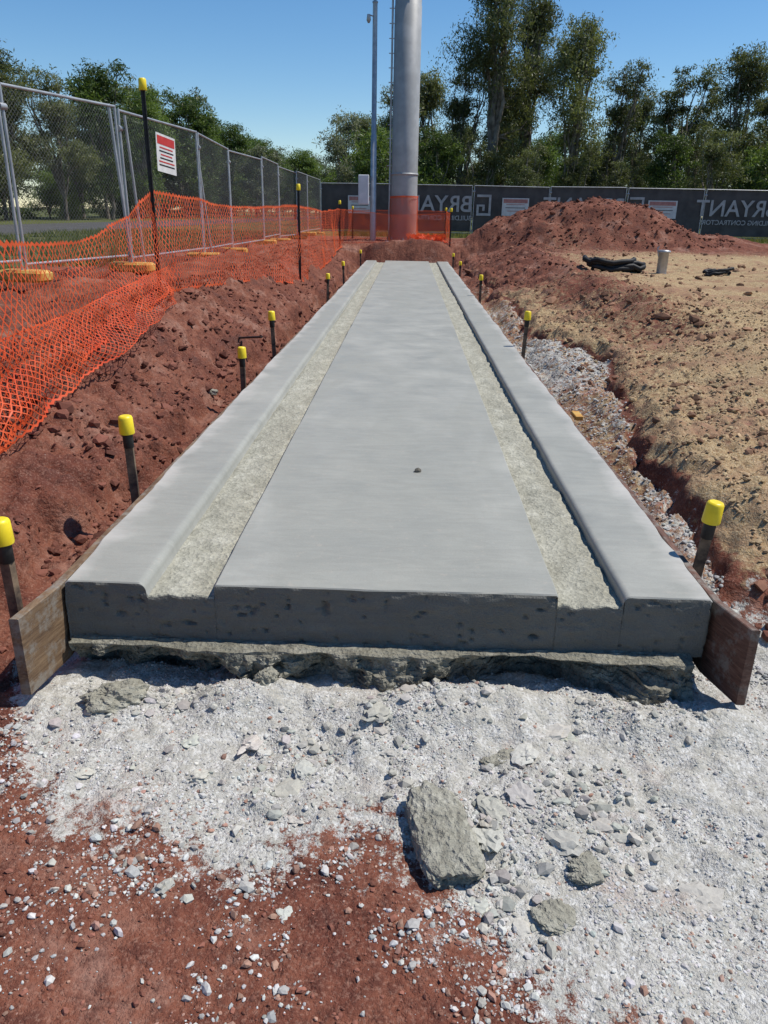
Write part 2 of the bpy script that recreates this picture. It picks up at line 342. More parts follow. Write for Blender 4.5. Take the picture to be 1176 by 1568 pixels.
for row,fl in ((0,False),(len(yy)-1,True)):
    top=Vs.reshape(len(yy),nP,3)[row]; sel=np.where((P[:,1]>.3))[0]; T=top[sel]
    xr=np.unique(np.r_[T[:,0],np.linspace(-1.24,1.24,360)]); o_=np.argsort(T[:,0],kind='stable'); Tn=np.stack([xr,np.interp(xr,T[o_,0],T[o_,1]),np.interp(xr,T[o_,0],T[o_,2])],-1)
    T=Tn; t=np.linspace(0,1,nz)[:,None,None]; Bv=T.copy(); Bv[:,2]=.165
    G=T[None]*(1-t)+Bv[None]*t
    if row==0:
        gx,gz=G[1:,:,0],G[1:,:,2]; pit=np.clip(fbm(gx*.8,gz*1.6,26,3,167)-.36,0,1)
        G[1:,:,1]+=(.007*fbm(gx,gz,5,3,66)+.006*fbm(gx*.5,gz*1.5,34,3,67)+.05*pit-.003)
    j=np.arange(G.shape[0]*G.shape[1]).reshape(G.shape[:2])+n0
    q=np.stack([j[:-1,:-1],j[1:,:-1],j[1:,1:],j[:-1,1:]],-1).reshape(-1,4)
    extraV.append(G.reshape(-1,3)); extraQ.append(q); em.append(np.full(len(q),2)); n0+=G.shape[0]*G.shape[1]
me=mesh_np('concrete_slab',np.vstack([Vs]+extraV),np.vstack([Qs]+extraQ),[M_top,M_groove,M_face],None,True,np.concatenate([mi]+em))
slab=obj('concrete_slab',me)
try:
    bpy.context.view_layer.objects.active=slab; slab.select_set(True); bpy.ops.object.shade_smooth_by_angle(angle=math.radians(40)); slab.select_set(False)
except Exception as e: print('sba',e)
# footing
fx=np.linspace(-1.24,1.20,640); lipw=.04+.055*vn(fx*2.6,fx*0,70)+.016*fbm(fx,fx*0,12,3,71)
rows=[]; T=np.linspace(0,1,60)
for t in T:
    if t<.15: u=t/.15; y=2.67-(lipw+.02)*u; z=.182-.008*u+.008*fbm(fx,fx*0+t*9,14,3,72)
    else:
        u=(t-.15)/.85; z=.174-.25*u+fx*0; rec=np.clip(fbm(fx*.8,z*1.2,3.6,4,73)+.36,0,1)*.42*np.sin(min(u*2.4,1)*math.pi*.5)*sm(0,.08,u)
        y=2.65-lipw-.03*u+rec*(1-.2*u)+.045*fbm(fx,z,18,5,74)*sm(0,.1,u)-.05*u*u
        z=z+.018*fbm(fx,fx*0+t*9,15,3,75)*sm(0,.1,u)
    rows.append(np.stack([fx+.012*fbm(fx,fx*0+t*5,20,2,76),np.broadcast_to(y,fx.shape),np.broadcast_to(z,fx.shape)],-1))
G=np.array(rows); j=np.arange(G.shape[0]*G.shape[1]).reshape(G.shape[:2])
obj('concrete_footing',mesh_np('footing',G.reshape(-1,3),np.stack([j[:-1,:-1],j[1:,:-1],j[1:,1:],j[:-1,1:]],-1).reshape(-1,4),[M_foot],None,False))
# formwork boards
def board(path,h0,h1,th,sgn,mat):
    mb=MB(); p=np.array(path,float); n=len(p); V=[]
    for k,(x,y) in enumerate(p):
        w=.003*math.sin(k*1.7)-(.022 if k>3 else 0)
        V+=[(x,y,h0),(x+sgn*th,y,h0),(x+sgn*th,y,h1+w),(x+sgn*(th-.004),y,h1+w+.003),(x+sgn*.004,y,h1+w+.003),(x,y,h1+w)]
    Q=[]
    for k in range(n-1):
        for j in range(6): Q.append((k*6+j,k*6+(j+1)%6,k*6+6+(j+1)%6,k*6+6+j))
    for e in (0,(n-1)*6): Q+=[(e,e+1,e+2,e+5),(e+5,e+2,e+3,e+4)]
    mb.add(V,Q); return mb.mesh('formwork_board',[mat])
pl=[(-1.30,2.38),(-1.262,2.64)]+[(-1.262+.006*math.sin(k*2.1),2.8+k*1.1) for k in range(21)]
pr=[(1.325,2.46),(1.268,2.68)]+[(1.264+.006*math.sin(k*1.9),2.85+k*1.1) for k in range(21)]
obj('timber_formwork_board',board(pl,.08,.395,.036,-1,M_tim)); obj('timber_formwork_board',board(pr,.08,.395,.032,1,M_ply))
# ------------------------------------------------------------ stakes
def stake(x,y,ztop,lx=0,ly=0,name='survey_stake'):
    zb=float(H(np.array([x]),np.array([y]))[0])-.05; e=empty(name,(x,y,zb)); h=ztop-zb
    mb=MB(); s=.021
    zs=np.linspace(0,h-.03,5); V=[];Q=[]
    for k,z in enumerate(zs):
        V+=[(-s,-s*.7,z),(s,-s*.7,z),(s,s*.7,z),(-s,s*.7,z)]
    for k in range(4):
        for j in range(4): Q.append((k*4+j,k*4+(j+1)%4,k*4+4+(j+1)%4,k*4+4+j))
    mb.add(V,Q); o=obj('timber_post',mb.mesh('stake_post',[M_stake]),e)
    mb=MB(); r=.036; mb.tube([(0,0,h-.17),(0,0,h-.168),(0,0,h-.093)],[.024,.027,.027],10); obj('black_sleeve',mb.mesh('sleeve',[M_black],True),e)
    mb=MB(); mb.tube([(0,0,h-.095),(0,0,h-.09),(0,0,h-.012),(0,0,h-.004),(0,0,h)],[r*1.04,r*1.08,r,r*.9,r*.7],20); obj('yellow_cap',mb.mesh('cap',[M_yel],True),e)
    e.rotation_euler=(math.radians(ly),math.radians(lx),math.radians(R.uniform(-15,15)))
for a in [(-1.375,2.52,.725,-1,0),(-1.36,3.82,.785,-1,1),(-1.36,6.65,.68,0,0),(-1.37,8.4,.78,-2,0),(-1.36,14.0,.78,1,0),(-1.36,17.7,.78,-2,0),(-1.36,23.7,.77,0,0),
          (1.345,3.12,.66,4,2),(1.36,8.7,.80,2,0),(1.36,14.4,.78,0,0),(1.36,20.4,.68,0,0),(1.36,23.8,.72,0,0)]: stake(*a)
def picket(x,y,ztop,cap=True):
    zb=float(H(np.array([x]),np.array([y]))[0])-.1; e=empty('star_picket',(x,y,zb)); h=ztop-zb; mb=MB()
    for a in (90,210,330):
        a=math.radians(a); c,s=math.cos(a),math.sin(a); w=.026;t=.004
        V=[(0-s*t,0+c*t,0),(c*w-s*t,s*w+c*t,0),(c*w+s*t,s*w-c*t,0),(s*t,-c*t,0)]; V=V+[(p[0],p[1],h) for p in V]
        mb.add(V,[(0,1,5,4),(1,2,6,5),(2,3,7,6),(3,0,4,7),(4,5,6,7)])
    obj('steel_post',mb.mesh('picket',[M_black]),e)
    if cap:
        mb=MB(); mb.tube([(0,0,h-.1),(0,0,h-.095),(0,0,h),(0,0,h+.012)],[.038,.042,.04,.03],14); obj('yellow_cap',mb.mesh('pcap',[M_yel],True),e)
PK=[(-2.74,8.93,3.02),(-2.05,15.6,2.25),(-2.16,26,2.12),(1.35,26,1.95),(-2.1,31,2.0),(1.4,31,2.0)]
for p in PK: picket(*p)
# ------------------------------------------------------------ orange mesh
def net(name,path,tops,bots,cell=(.075,.05),w=.010,bul=.06,seed=0,parent=None):
    path=np.array(path,float); d=np.r_[0,np.cumsum(np.linalg.norm(np.diff(path,axis=0),axis=1))]; L=d[-1]
    n=int(L/(cell[0]/2)); s=np.linspace(0,L,n); rows=int(1.05/(cell[1]))
    px=np.interp(s,d,path[:,0]); py=np.interp(s,d,path[:,1]); tz=np.interp(s,d,tops); bz=np.interp(s,d,bots)
    tx=np.gradient(px); ty=np.gradient(py); l=np.hypot(tx,ty); nxn,nyn=ty/l,-tx/l
    k_=np.ones(9)/9; pad=lambda v:np.convolve(np.r_[np.full(4,v[0]),v,np.full(4,v[-1])],k_,'valid')
    nxn,nyn=pad(nxn),pad(nyn); tz=pad(tz)
    def surf(v):
        S=s; z1=tz-.03*vn(S*1.6,S*0,seed+3)
        off=bul*(fbm(S,v*1.3,.9,3,seed)*(.4+1.2*(1-v)))+.035*fbm(S,v,4,3,seed+1)+ .08*(1-v)**3
        z=bz+(z1-bz)*(v+.09*fbm(S,v,1.7,3,seed+2)*v*(1-v)*4)
        return np.stack([px+nxn*off,py+nyn*off,z],-1)
    V=[];Qq=[];c=0; ii=np.arange(n)
    for r in range(rows+1):
        ph=(ii+r)%2; base=r/rows; zig=np.where(ph==0,.5,-.5)/rows*.92
        v=np.clip(base+zig,0,1); hw=w/1.05
        if r in (0,rows): hw=w*1.6
        a=surf(v-hw*.5); b=surf(v+hw*.5); V.append(np.concatenate([a,b]))
        k=np.arange(n-1); Qq.append(np.stack([k,k+1,k+1+n,k+n],-1)+c); c+=2*n
    me=mesh_np(name,np.vstack(V),np.vstack(Qq),[M_or],None,True); return obj(name,me,parent)
def hh(x,y): return float(H(np.array([x]),np.array([y]))[0])
pts=[(-2.62,.3),(-2.48,2.2),(-2.28,4.1),(-2.50,6.2),(-2.64,7.8),(-2.74,8.93),(-2.45,12),(-2.05,15.6),(-2.1,20.5),(-2.16,26)]
net('orange_safety_mesh',pts,[1.45,1.55,1.62,1.54,1.72,1.97,1.84,1.90,1.82,1.90],[hh(*p)+.0 for p in pts],seed=3,bul=.12,w=.017)
pts2=[(-2.58,1.0),(-2.26,4.3),(-2.40,6.5),(-2.54,9.0)]
net('orange_safety_mesh',pts2,[.95,1.05,1.15,1.25],[hh(*p)+.03 for p in pts2],seed=9,bul=.18,w=.016)
pts=[(-2.16,26),(-.5,26.1),(1.35,26)]; net('orange_safety_mesh',pts,[1.9,1.75,1.82],[.86,.9,.88],seed=5,w=.012)
pts=[(1.35,26),(1.4,31),(-2.1,31),(-2.16,26)]; net('orange_safety_mesh',pts,[1.82,1.9,1.9,1.9],[.86]*4,seed=6,w=.012)
a=np.linspace(0,2*math.pi,30); PCX,PCY=-.17,29.
lp=empty('light_pole')
net('orange_pole_wrap',[(PCX+.5*math.cos(t),PCY+.5*math.sin(t)) for t in a],[2.35]*30,[.86]*30,seed=7,bul=.02,w=.022)
t=np.linspace(0,1,14); pp=[(.1+1.1*k,26.6+.35*math.sin(k*19)) for k in t]
pile=empty('orange_mesh_pile')
for q in range(3): net('crumpled_mesh',[(x,y+q*.22) for x,y in pp],[1.16+.10*math.sin(k*9+q) for k in range(14)],[.9]*14,seed=20+q,bul=.5,w=.034,parent=pile)
# ------------------------------------------------------------ light pole
mb=MB()
mb.tube([(PCX,PCY,z) for z in [.8,3.0]],[.465,.46],40); mb.tube([(PCX,PCY,3.0),(PCX,PCY,3.002),(PCX,PCY,3.07),(PCX,PCY,3.072)],[.46,.476,.476,.45],40)
mb.tube([(PCX,PCY,z) for z in (3.0,8,8.01,24)],[.455,.44,.43,.33],40,cap=True)
obj('pole_shaft',mb.mesh('pole_shaft',[M_pole],True),lp)
mb=MB(); mb.box((PCX-.62,PCY-.62,.84),(PCX+.62,PCY+.62,.88),bev=.01)
for k in range(8):
    a_=k*math.pi/4; mb.tube([(PCX+.55*math.cos(a_),PCY+.55*math.sin(a_),.85),(PCX+.55*math.cos(a_),PCY+.55*math.sin(a_),1.0)],.025,6)
obj('base_plate',mb.mesh('bp',[M_galv]),lp)
mb=MB(); mb.tube([(PCX-.50,PCY-.1,1.0),(PCX-.50,PCY-.1,10),(PCX-.42,PCY-.1,23)],.035,8)
for z in np.arange(3.3,22,.42): mb.tube([(PCX-.40,PCY-.12,z),(PCX-.60,PCY-.12,z)],.014,6); 
obj('cable_riser',mb.mesh('riser',[M_galv]),lp)
mb=MB(); mb.box((PCX-1.6,PCY-.05,23.6),(PCX+1.6,PCY+.05,23.7))
for k in range(-3,4): mb.box((PCX+k*.5-.2,PCY-.4,23.1),(PCX+k*.5+.2,PCY-.1,23.5),bev=.02)
obj('floodlight_head',mb.mesh('fl',[M_galv]),lp)
cm=empty('camera_mast'); x0,y0=-1.22,28.5; mb=MB(); mb.tube([(x0,y0,.8),(x0,y0,4.2),(x0,y0,4.21),(x0,y0,8.0)],[.105,.10,.085,.075],16); obj('mast',mb.mesh('mast',[M_galv],True),cm)
mb=MB(); mb.tube([(x0,y0,7.98),(x0,y0,8.02),(x0,y0,8.06)],[.09,.09,.03],14); mb.tube([(x0,y0,7.6),(x0-.2,y0-.05,7.65)],.02,6); mb.tube([(x0-.2,y0-.05,7.66),(x0-.2,y0-.05,7.5),(x0-.2,y0-.05,7.42)],[.05,.07,.03],10)
obj('dome_camera',mb.mesh('dc',[M_galv],True),cm)
mb=MB(); mb.box((x0-.50,y0-.25,2.05),(x0-.14,y0-.02,2.98),bev=.015); mb.box((x0-.47,y0-.256,2.09),(x0-.17,y0-.25,2.94)); obj('switch_cabinet',mb.mesh('cab',[M_boxm]),cm)
# ------------------------------------------------------------ temporary fence
def fence_panel(a,b,zb,h=2.1,foot=True,mesh=True,name='temporary_fence_panel'):
    a=np.array(a,float);b=np.array(b,float);d=b-a;L=np.linalg.norm(d);d/=L
    e=empty(name,(a[0],a[1],zb)); ang=math.atan2(d[1],d[0]); e.rotation_euler=(0,math.radians(R.uniform(-.5,.5)),ang)
    mb=MB(); r=.019
    mb.tube([(.04,0,.0),(.04,0,h)],r,10); mb.tube([(L-.04,0,.0),(L-.04,0,h)],r,10)
    mb.tube([(.04,0,h-.02),(L-.04,0,h-.02)],r,10); mb.tube([(.04,0,.16),(L-.04,0,.16)],r,10)
    mb.tube([(-.02,0,h-.25),(.08,0,h-.25)],.04,8)
    obj('pipe_frame',mb.mesh('frame',[M_galv],True),e)
    if mesh:
        p=.06;H0,H1=.17,h-.03; hh_=H1-H0; t=.0015
        segs=[]
        for k in np.arange(-hh_,L,p):
            for sg in (1,-1):
                x_0,x_1=(k,k+hh_); z0,z1=(H0,H1) if sg>0 else (H1,H0)
                lo=max(x_0,.05);hi=min(x_1,L-.05)
                if hi<=lo: continue
                f=lambda x:z0+(z1-z0)*(x-x_0)/(x_1-x_0)
                segs.append(((lo,f(lo)),(hi,f(hi))))
        mb=MB()
        for (x_0,z0),(x_1,z1) in segs:
            dx,dz=x_1-x_0,z1-z0;l=math.hypot(dx,dz); ox,oz=-dz/l*t,dx/l*t
            mb.add([(x_0-ox,0,z0-oz),(x_0+ox,0,z0+oz),(x_0,t*1.7,z0),(x_1-ox,0,z1-oz),(x_1+ox,0,z1+oz),(x_1,t*1.7,z1)],[(0,1,4,3),(1,2,5,4),(2,0,3,5)])
        obj('chain_wire',mb.mesh('wire',[M_wire]),e)
    if foot:
        mb=MB(); mb.box((-.14,-.32,-.04),(.14,.32,.10),bev=.03); obj('fence_foot',mb.mesh('foot',[M_blk]),e)
    return e
FL=[(-5.5,6.6),(-4.68,9.8),(-4.08,11.95),(-3.8,15.2),(-4.0,18.6),(-3.85,21.9),(-3.95,25.2),(-3.85,28.5),(-3.9,31.8),(-3.85,35.9)]
for k in range(len(FL)-1):
    fence_panel(FL[k],FL[k+1],.93+[.06,.02,0,.0,-.05,.03,-.03,0,.02][k],2.15)
fence_panel((-6.6,3.6),(-5.55,6.6),.97,2.15)
mb=MB(); mb.tube([(-4.05,11.9,.9),(-4.14,11.8,3.12)],.022,8); mb.tube([(-3.96,12.2,.9),(-4.0,12.0,3.0)],.02,8); mb.tube([(-3.75,15.6,.9),(-3.85,15.3,2.9)],.02,8)
mb.tube([(-3.7,15.3,.95),(-2.95,15.6,.9)],.02,8)
obj('fence_brace',mb.mesh('brace',[M_galv],True))
def sign(name,loc,w,h,rotz,lines,tilt=0,hd=M_red):
    e=empty(name,loc); e.rotation_euler=(0,math.radians(tilt),rotz); mb=MB(); mb.box((-w/2,-.004,-h/2),(w/2,.0,h/2),0)
    mb.box((-w*.45,-.007,h*.22),(w*.45,-.0045,h*.44),1)
    rr=np.random.RandomState(3)
    for k in range(lines):
        z=h*.14-k*h*.55/lines; wl=w*rr.uniform(.25,.42); mb.box((-wl,-.007,z-h*.018),(wl,-.0045,z+h*.018),2 if k%2 else 1)
    obj('sign_board',mb.mesh('sb',[M_white,hd,M_black]),e); return e
sign('warning_sign',(-3.90,13.55,2.60),.80,.56,math.atan2(3.25,.28),6,3)
hf=36.
for k in range(9):
    xa=-3.85+k*3.3; e=fence_panel((xa,hf),(xa+3.3,hf),.87,2.1,foot=True,mesh=False,name='hoarding_fence_panel')
    u=np.linspace(.05,3.25,60); v=np.linspace(.22,2.06,24); U,Vv=np.meshgrid(u,v); W=.022+.022*fbm(U*1.6+k*5,Vv*.6+.5*U,1.2,3,80)
    sag=.03*np.sin(np.clip((U-.05)/3.2,0,1)*math.pi*3)*(Vv>1.5)*.5
    i=np.arange(U.size).reshape(U.shape)
    obj('shade_cloth_banner',mesh_np('cloth',np.stack([U,W,Vv-sag],-1).reshape(-1,3),np.stack([i[:-1,:-1],i[:-1,1:],i[1:,1:],i[1:,:-1]],-1).reshape(-1,4),[M_cloth],None,True),e)
def text(body,x,z,size,name):
    c=bpy.data.curves.new('lettering','FONT'); c.body=body; c.size=size; c.extrude=.001; c.offset=.012*size
    o=bpy.data.objects.new(name,c); scene.collection.objects.link(o); o.location=(x,hf-.026,z); o.rotation_euler=(math.pi/2,0,0); o.scale=(-1,1,1); c.materials.append(M_letter); return o
bl=empty('banner_lettering')
for x0_ in (2.75,9.3,15.85,22.4):
    for b_,dx,z,s in (('BRYANT',0,1.90,.92),('BUILDING CONTRACTORS',0,1.55,.27)):
        o=text(b_,x0_-dx,z,s,'lettering'); o.parent=bl
    mb=MB(); xx=x0_+.18
    for (q,r_,z0,z1) in ((0,.62,2.5,2.6),(0,.62,1.75,1.85),(.52,.62,1.855,2.495),(0,.10,1.855,2.2),(.105,.35,2.12,2.2),(.25,.35,1.95,2.115)): mb.box((xx+q,hf-.028,z0),(xx+r_,hf-.024,z1))
    obj('logo_mark',mb.mesh('logo',[M_letter]),bl)
for x_,w_ in ((4.6,1.15),(10.9,1.25),(-2.15,1.0)): sign('site_sign',(x_,hf-.03,2.12),w_,.72,0,3,0,M_pink)
# ------------------------------------------------------------ trees
def tree_mesh(name,seed,Ht,W,low,ncl,nleaf,ls,leafm,trunk_r=None,bush=False,lean=0,cr=(.05,.095)):
    r=np.random.RandomState(seed); mb=MB(); tr=trunk_r or Ht*.014
    cz=(low+1)/2*Ht; rz=(1-low)/2*Ht
    C=[]
    nsub=5; sub=[]
    for k in range(nsub):
        a_=r.uniform(0,6.28); rr=r.uniform(.25,.68); sub.append((rr*math.cos(a_),rr*math.sin(a_),-.75+1.55*k/(nsub-1)+r.normal(0,.08),r.uniform(.26,.44)))
    sub.append((r.normal(0,.12),r.normal(0,.12),.74,.26)); sub.append((0,0,0,.50))
    while len(C)<ncl:
        q=sub[r.randint(len(sub))]; p=r.normal(0,1,3); p=p/np.linalg.norm(p)*r.uniform(.35,1)*q[3]; p=p+np.array(q[:3])
        if abs(p[2])>1: continue
        C.append((p[0]*W/2+lean*(p[2]+1)*.5,p[1]*W/2,cz+p[2]*rz))
    C=np.array(C)
    fork=Ht*(low*.6+.12); tp=[(0,0,0)]; x=y=0
    for k in range(1,5): x+=r.normal(0,.05)*Ht*.12;y+=r.normal(0,.05)*Ht*.12; tp.append((x,y,fork*k/4))
    mb.tube(tp,np.linspace(tr,tr*.75,5),8,0,False)
    nl=9; limbs=[]
    order=C[np.argsort(-C[:,2]+r.uniform(0,Ht*.6,len(C)))][:nl]
    for q in order:
        s=np.array(tp[r.randint(2,5)]); e=q; mid=(s+e)/2+np.array([*(r.normal(0,.04,2)*Ht),Ht*.02]); 
        t=np.linspace(0,1,8)[:,None]; pl_=(1-t)**2*s+2*t*(1-t)*mid+t*t*e; pl_+=r.normal(0,.012*Ht,pl_.shape)*(t*(1-t)*4)
        mb.tube(pl_,np.linspace(tr*.65,tr*.2,8),6,0,False); limbs.append(pl_)
    LP=np.vstack([l[2:] for l in limbs])
    for c in C:
        d=np.linalg.norm(LP-c,axis=1)+np.maximum(0,LP[:,2]-c[2])*1.5; s=LP[d.argmin()]; m=(s+c)/2+r.normal(0,.02*Ht,3)
        mb.tube([s,m,c+.01],[tr*.18,tr*.11,tr*.04],4,0,False)
    V=np.vstack(mb.V);Qb=np.vstack(mb.Q); nb_=len(V)
    per=nleaf//len(C); LV=[];LA=[]
    for c in C:
        rad=W*r.uniform(*cr); n=int(per*r.uniform(.4,1.6))
        ntf=7; tc=r.normal(0,.75,(ntf,3)); P0=tc[r.randint(0,ntf,n)]+r.normal(0,.42,(n,3))
        P_=c+P0*rad*np.array([1.15,1.15,.8])
        d=r.normal(0,1,(n,3)); d[:,2]-=.6; d/=np.linalg.norm(d,axis=1)[:,None]; sd=np.cross(d,r.normal(0,1,(n,3))); sd/=np.linalg.norm(sd,axis=1)[:,None]+1e-6
        l=ls*r.uniform(.5,1.4,(n,1)); w=l*.27
        LV.append(np.stack([P_-d*l*.5,P_+sd*w*.5,P_+d*l*.5,P_-sd*w*.5],1).reshape(-1,3))
        base=r.uniform(.15,.8); LA.append(np.repeat(np.clip(base+r.normal(0,.16,n)+.10*P0[:,2],0,1),4))
    LV=np.vstack(LV); nL=len(LV)//4; QL=np.arange(nL*4).reshape(-1,4)+nb_
    return mesh_np(name,np.vstack([V,LV]),np.vstack([Qb,QL]),[M_bark,leafm],{'var':np.r_[np.zeros(nb_),np.concatenate(LA)]},False,np.r_[np.zeros(len(Qb)),np.ones(nL)])
TM={'A':tree_mesh('tA',11,10,6.0,.30,84,17000,.21,M_leaf),'B':tree_mesh('tB',12,10,5.4,.26,74,15000,.21,M_leaf),
    'C':tree_mesh('tC',13,13,7.5,.28,110,27000,.22,M_leaf,.26),'D':tree_mesh('tD',14,7,4.4,.2,60,9000,.20,M_leafgrey),
    'E':tree_mesh('tE',15,9,6.0,.08,84,17000,.24,M_leafg),'F':tree_mesh('tF',16,9,3.8,.38,46,7500,.20,M_leaf),
    'G':tree_mesh('tG',17,5,5.0,.02,70,13000,.20,M_leafg),'H':tree_mesh('tH',18,9,5.5,.18,76,14000,.23,M_leaf)}
th={'A':10,'B':10,'C':13,'D':7,'E':9,'F':9,'G':5,'H':9}
def put(k,x,y,h,name='eucalyptus_tree',parent=None,wx=1.0):
    k=str(k); o=obj(name,TM[k],parent,(x,y,.85)); s=h/th[k]; o.scale=(s*wx,s*wx,s); o.rotation_euler=(0,0,R.uniform(0,6.28)); return o
def ux(u,F): return (u-628)*.0008*F
for k,u,F,h,w in [('D',528,60,7.4,1.05),('B',600,53,8.4,1.0),('A',655,55,9.2,1.0),('C',748,50,14.0,.84),('C',795,54,12.6,.85),('A',868,50,10.8,.95),('B',925,53,9.4,.95),('A',965,60,8.8,.8),
                ('F',1015,55,9.6,1.1),('F',1050,57,8.8,1),('A',1105,50,9.8,.9),('B',1160,52,10,1.0),('A',1230,50,10,1),('B',700,52,9.6,.85),('C',1320,52,12,1)]:
    put(k,ux(u,F),F,h,wx=w)
row=empty('background_tree_row')
for u in range(560,1400,50):
    F=R.uniform(64,74); put(R.choice(['H','A','H','E']),ux(u,F),F,R.uniform(6.6,8.4),'tree',row,1.25)
for u in range(590,1400,70):
    F=R.uniform(44,50); put(R.choice(['H','E','H','G']),ux(u,F),F,R.uniform(2.8,5.4),'shrub',row,1.1)
for u in range(540,1400,34):
    F=R.uniform(78,84); put('G',ux(u,F),F,R.uniform(4.2,5.6),'shrub',row,1.5)
row2=empty('roadside_tree_row')
y=30.
while y<225:
    h=1.07*float(np.interp(y,[30,50,70,90,110,150,230],[9.3,9.6,10.2,12.4,11,10.4,11]))+R.uniform(-.9,.9)
    put(R.choice(['E','A','B','E','H']),-26.5+R.uniform(-2,2),y,h,'tree',row2,1.1)
    if R.rand()<.7: put(R.choice(['E','H']),-30+R.uniform(-2,2),y+1.5,h*.85,'tree',row2,1.3)
    if y<150: put('G',-32+R.uniform(-1.5,2),y+1.,R.uniform(3.6,4.8),'shrub',row2,1.7)
    y+=R.uniform(3.2,4.4)*(1+y/160)
for k in range(9): put('E',-26+k*6.5+R.uniform(-1,1),236+R.uniform(-5,5),R.uniform(8,11),'tree',row2,1.8)
for k in range(9): put(R.choice(['D','E']),-20+k*2.4,R.uniform(95,125),R.uniform(6,8.5),'tree',row2,1.4)
# grass
def grass(name,xs_,ys_,hs,n):
    x=R.uniform(*xs_,n);y=R.uniform(*ys_,n); cl=vn(x*1.1,y*1.1,90)>.42; x=x[cl];y=y[cl];n=len(x); z=H(x,y)-.01; h=hs*R.uniform(.4,1.3,n); a=R.uniform(0,6.28,n); w=.012+.006*R.rand(n)
    lx=R.normal(0,.35,n)*h; ly=R.normal(0,.35,n)*h
    V=np.stack([np.stack([x-np.cos(a)*w,y-np.sin(a)*w,z],-1),np.stack([x+np.cos(a)*w,y+np.sin(a)*w,z],-1),np.stack([x+lx,y+ly,z+h],-1)],1).reshape(-1,3)
    obj(name,mesh_np(name,V,np.arange(3*n).reshape(-1,3),[M_grass],{'var':np.repeat(R.rand(n),3)}))
grass('grass',(-3,22),(33.8,37.2),.20,26000); grass('grass',(-13.3,-5),(6,36),.16,40000)
# ------------------------------------------------------------ stones
def ico(sub):
    import bmesh
    bm=bmesh.new(); bmesh.ops.create_icosphere(bm,subdivisions=sub,radius=1); V=np.array([v.co[:] for v in bm.verts]);F=np.array([[v.index for v in f.verts] for f in bm.faces]); bm.free(); return V,F
IV1,IF1=ico(1); IV2,IF2=ico(3); IV4,IF4=ico(5)
def stones(name,x,y,r,col,sink=.3,flat=.7,base=None,jag=.30,sub=1):
    V0,F0=(IV1,IF1) if sub==1 else (IV2,IF2); n=len(x); m=len(V0)
    q=R.normal(0,1,(n,4)); q/=np.linalg.norm(q,axis=1)[:,None]; w,a,b,c=q.T
    Rm=np.stack([1-2*(b*b+c*c),2*(a*b-c*w),2*(a*c+b*w),2*(a*b+c*w),1-2*(a*a+c*c),2*(b*c-a*w),2*(a*c-b*w),2*(b*c+a*w),1-2*(a*a+b*b)],-1).reshape(n,3,3)
    sc=R.uniform(.55,1.3,(n,1,3))
    if sub==1: V=V0[None]*(1+R.uniform(-jag,jag,(n,m,1)))*sc
    else:
        V=[]
        for k in range(n):
            s=k*3.7; d=1+jag*1.4*fbm(V0[:,0]+s+V0[:,2]*.7,V0[:,1]+s+V0[:,2],1.3,3,k%9)+jag*.5*fbm(V0[:,0]+V0[:,2],V0[:,1]-V0[:,2]+s,5,3,3)
            V.append(V0*d[:,None])
        V=np.array(V)*sc
    V=np.einsum('nij,nkj->nki',Rm,V); V[...,2]*=flat; V*=np.asarray(r)[:,None,None]
    z=H(x,y) if base is None else base
    V+=np.stack([x,y,z+np.asarray(r)*flat*(1-sink)*.6],-1)[:,None,:]
    Fq=(F0[None]+(np.arange(n)*m)[:,None,None]).reshape(-1,3)
    C=np.repeat(np.concatenate([col,np.ones((n,1))],1),m,axis=0)
    return obj(name,mesh_np(name,V.reshape(-1,3),Fq,[M_stone],{'col':C},False))
def samp(n,xr,yr,fn):
    x=R.uniform(*xr,n);y=R.uniform(*yr,n);k=R.rand(n)<fn(x,y); return x[k],y[k]
def grey(n,lo=.38,hi=.68): 
    g_=R.uniform(lo,hi,(n,1)); return g_*np.array([1.,.975,.92])*(1+R.normal(0,.02,(n,3)))
x,y=samp(80000,(-1.9,2.6),(1.0,2.75),lambda x,y: np.clip(wmask(x,y),0,1)**1.5*(.15+.85*(vn(x*6,y*6,91)>.5))); 
c=grey(len(x)); c[R.rand(len(x))<.07]*=np.array([.8,.55,.46]); stones('gravel_bed',x,y,R.gamma(2.6,.0009,len(x))+.0011,c,sink=.7)
x,y=samp(40000,(-1.7,1.4),(1.0,2.4),lambda x,y: (.03+.9*np.exp(-((wmask(x,y)-.38)/.33)**2))*(.08+(vn(x*5,y*5,92)>.5))*(.4+.9*(vn(x*16,y*16,95)>.5)))
c=grey(len(x),.36,.66); c[R.rand(len(x))<.25]*=np.array([.72,.44,.35]); stones('scattered_gravel',x,y,np.clip(R.gamma(1.1,.0026,len(x))+.0012,0,.018),c)
def rub(x,y): return np.exp(-(((x-.62)/.24)**2+((y-1.95)/.20)**2))+.9*np.exp(-(((x-.38)/.12)**2+((y-1.65)/.2)**2))+.7*np.exp(-((y-2.46)/.11)**2)*(abs(x)<1.2)*(vn(x*4,y*3,93)>.45)+.6*np.exp(-(((x+.15)/.2)**2+((y-2.15)/.2)**2))+.22*np.exp(-(((x+.5)/.4)**2+((y-1.85)/.2)**2))
x,y=samp(11000,(-1.3,1.3),(1.3,2.58),lambda x,y:rub(x,y)*.8)
stones('concrete_rubble',x,y,np.clip(R.gamma(1.15,.0048,len(x))+.002,0,.026),grey(len(x),.32,.54)*np.array([1,.99,.94]),jag=.36)
x,y=samp(80,(-1.2,1.2),(1.5,2.5),lambda x,y:np.clip(rub(x,y),0,1)+.18)
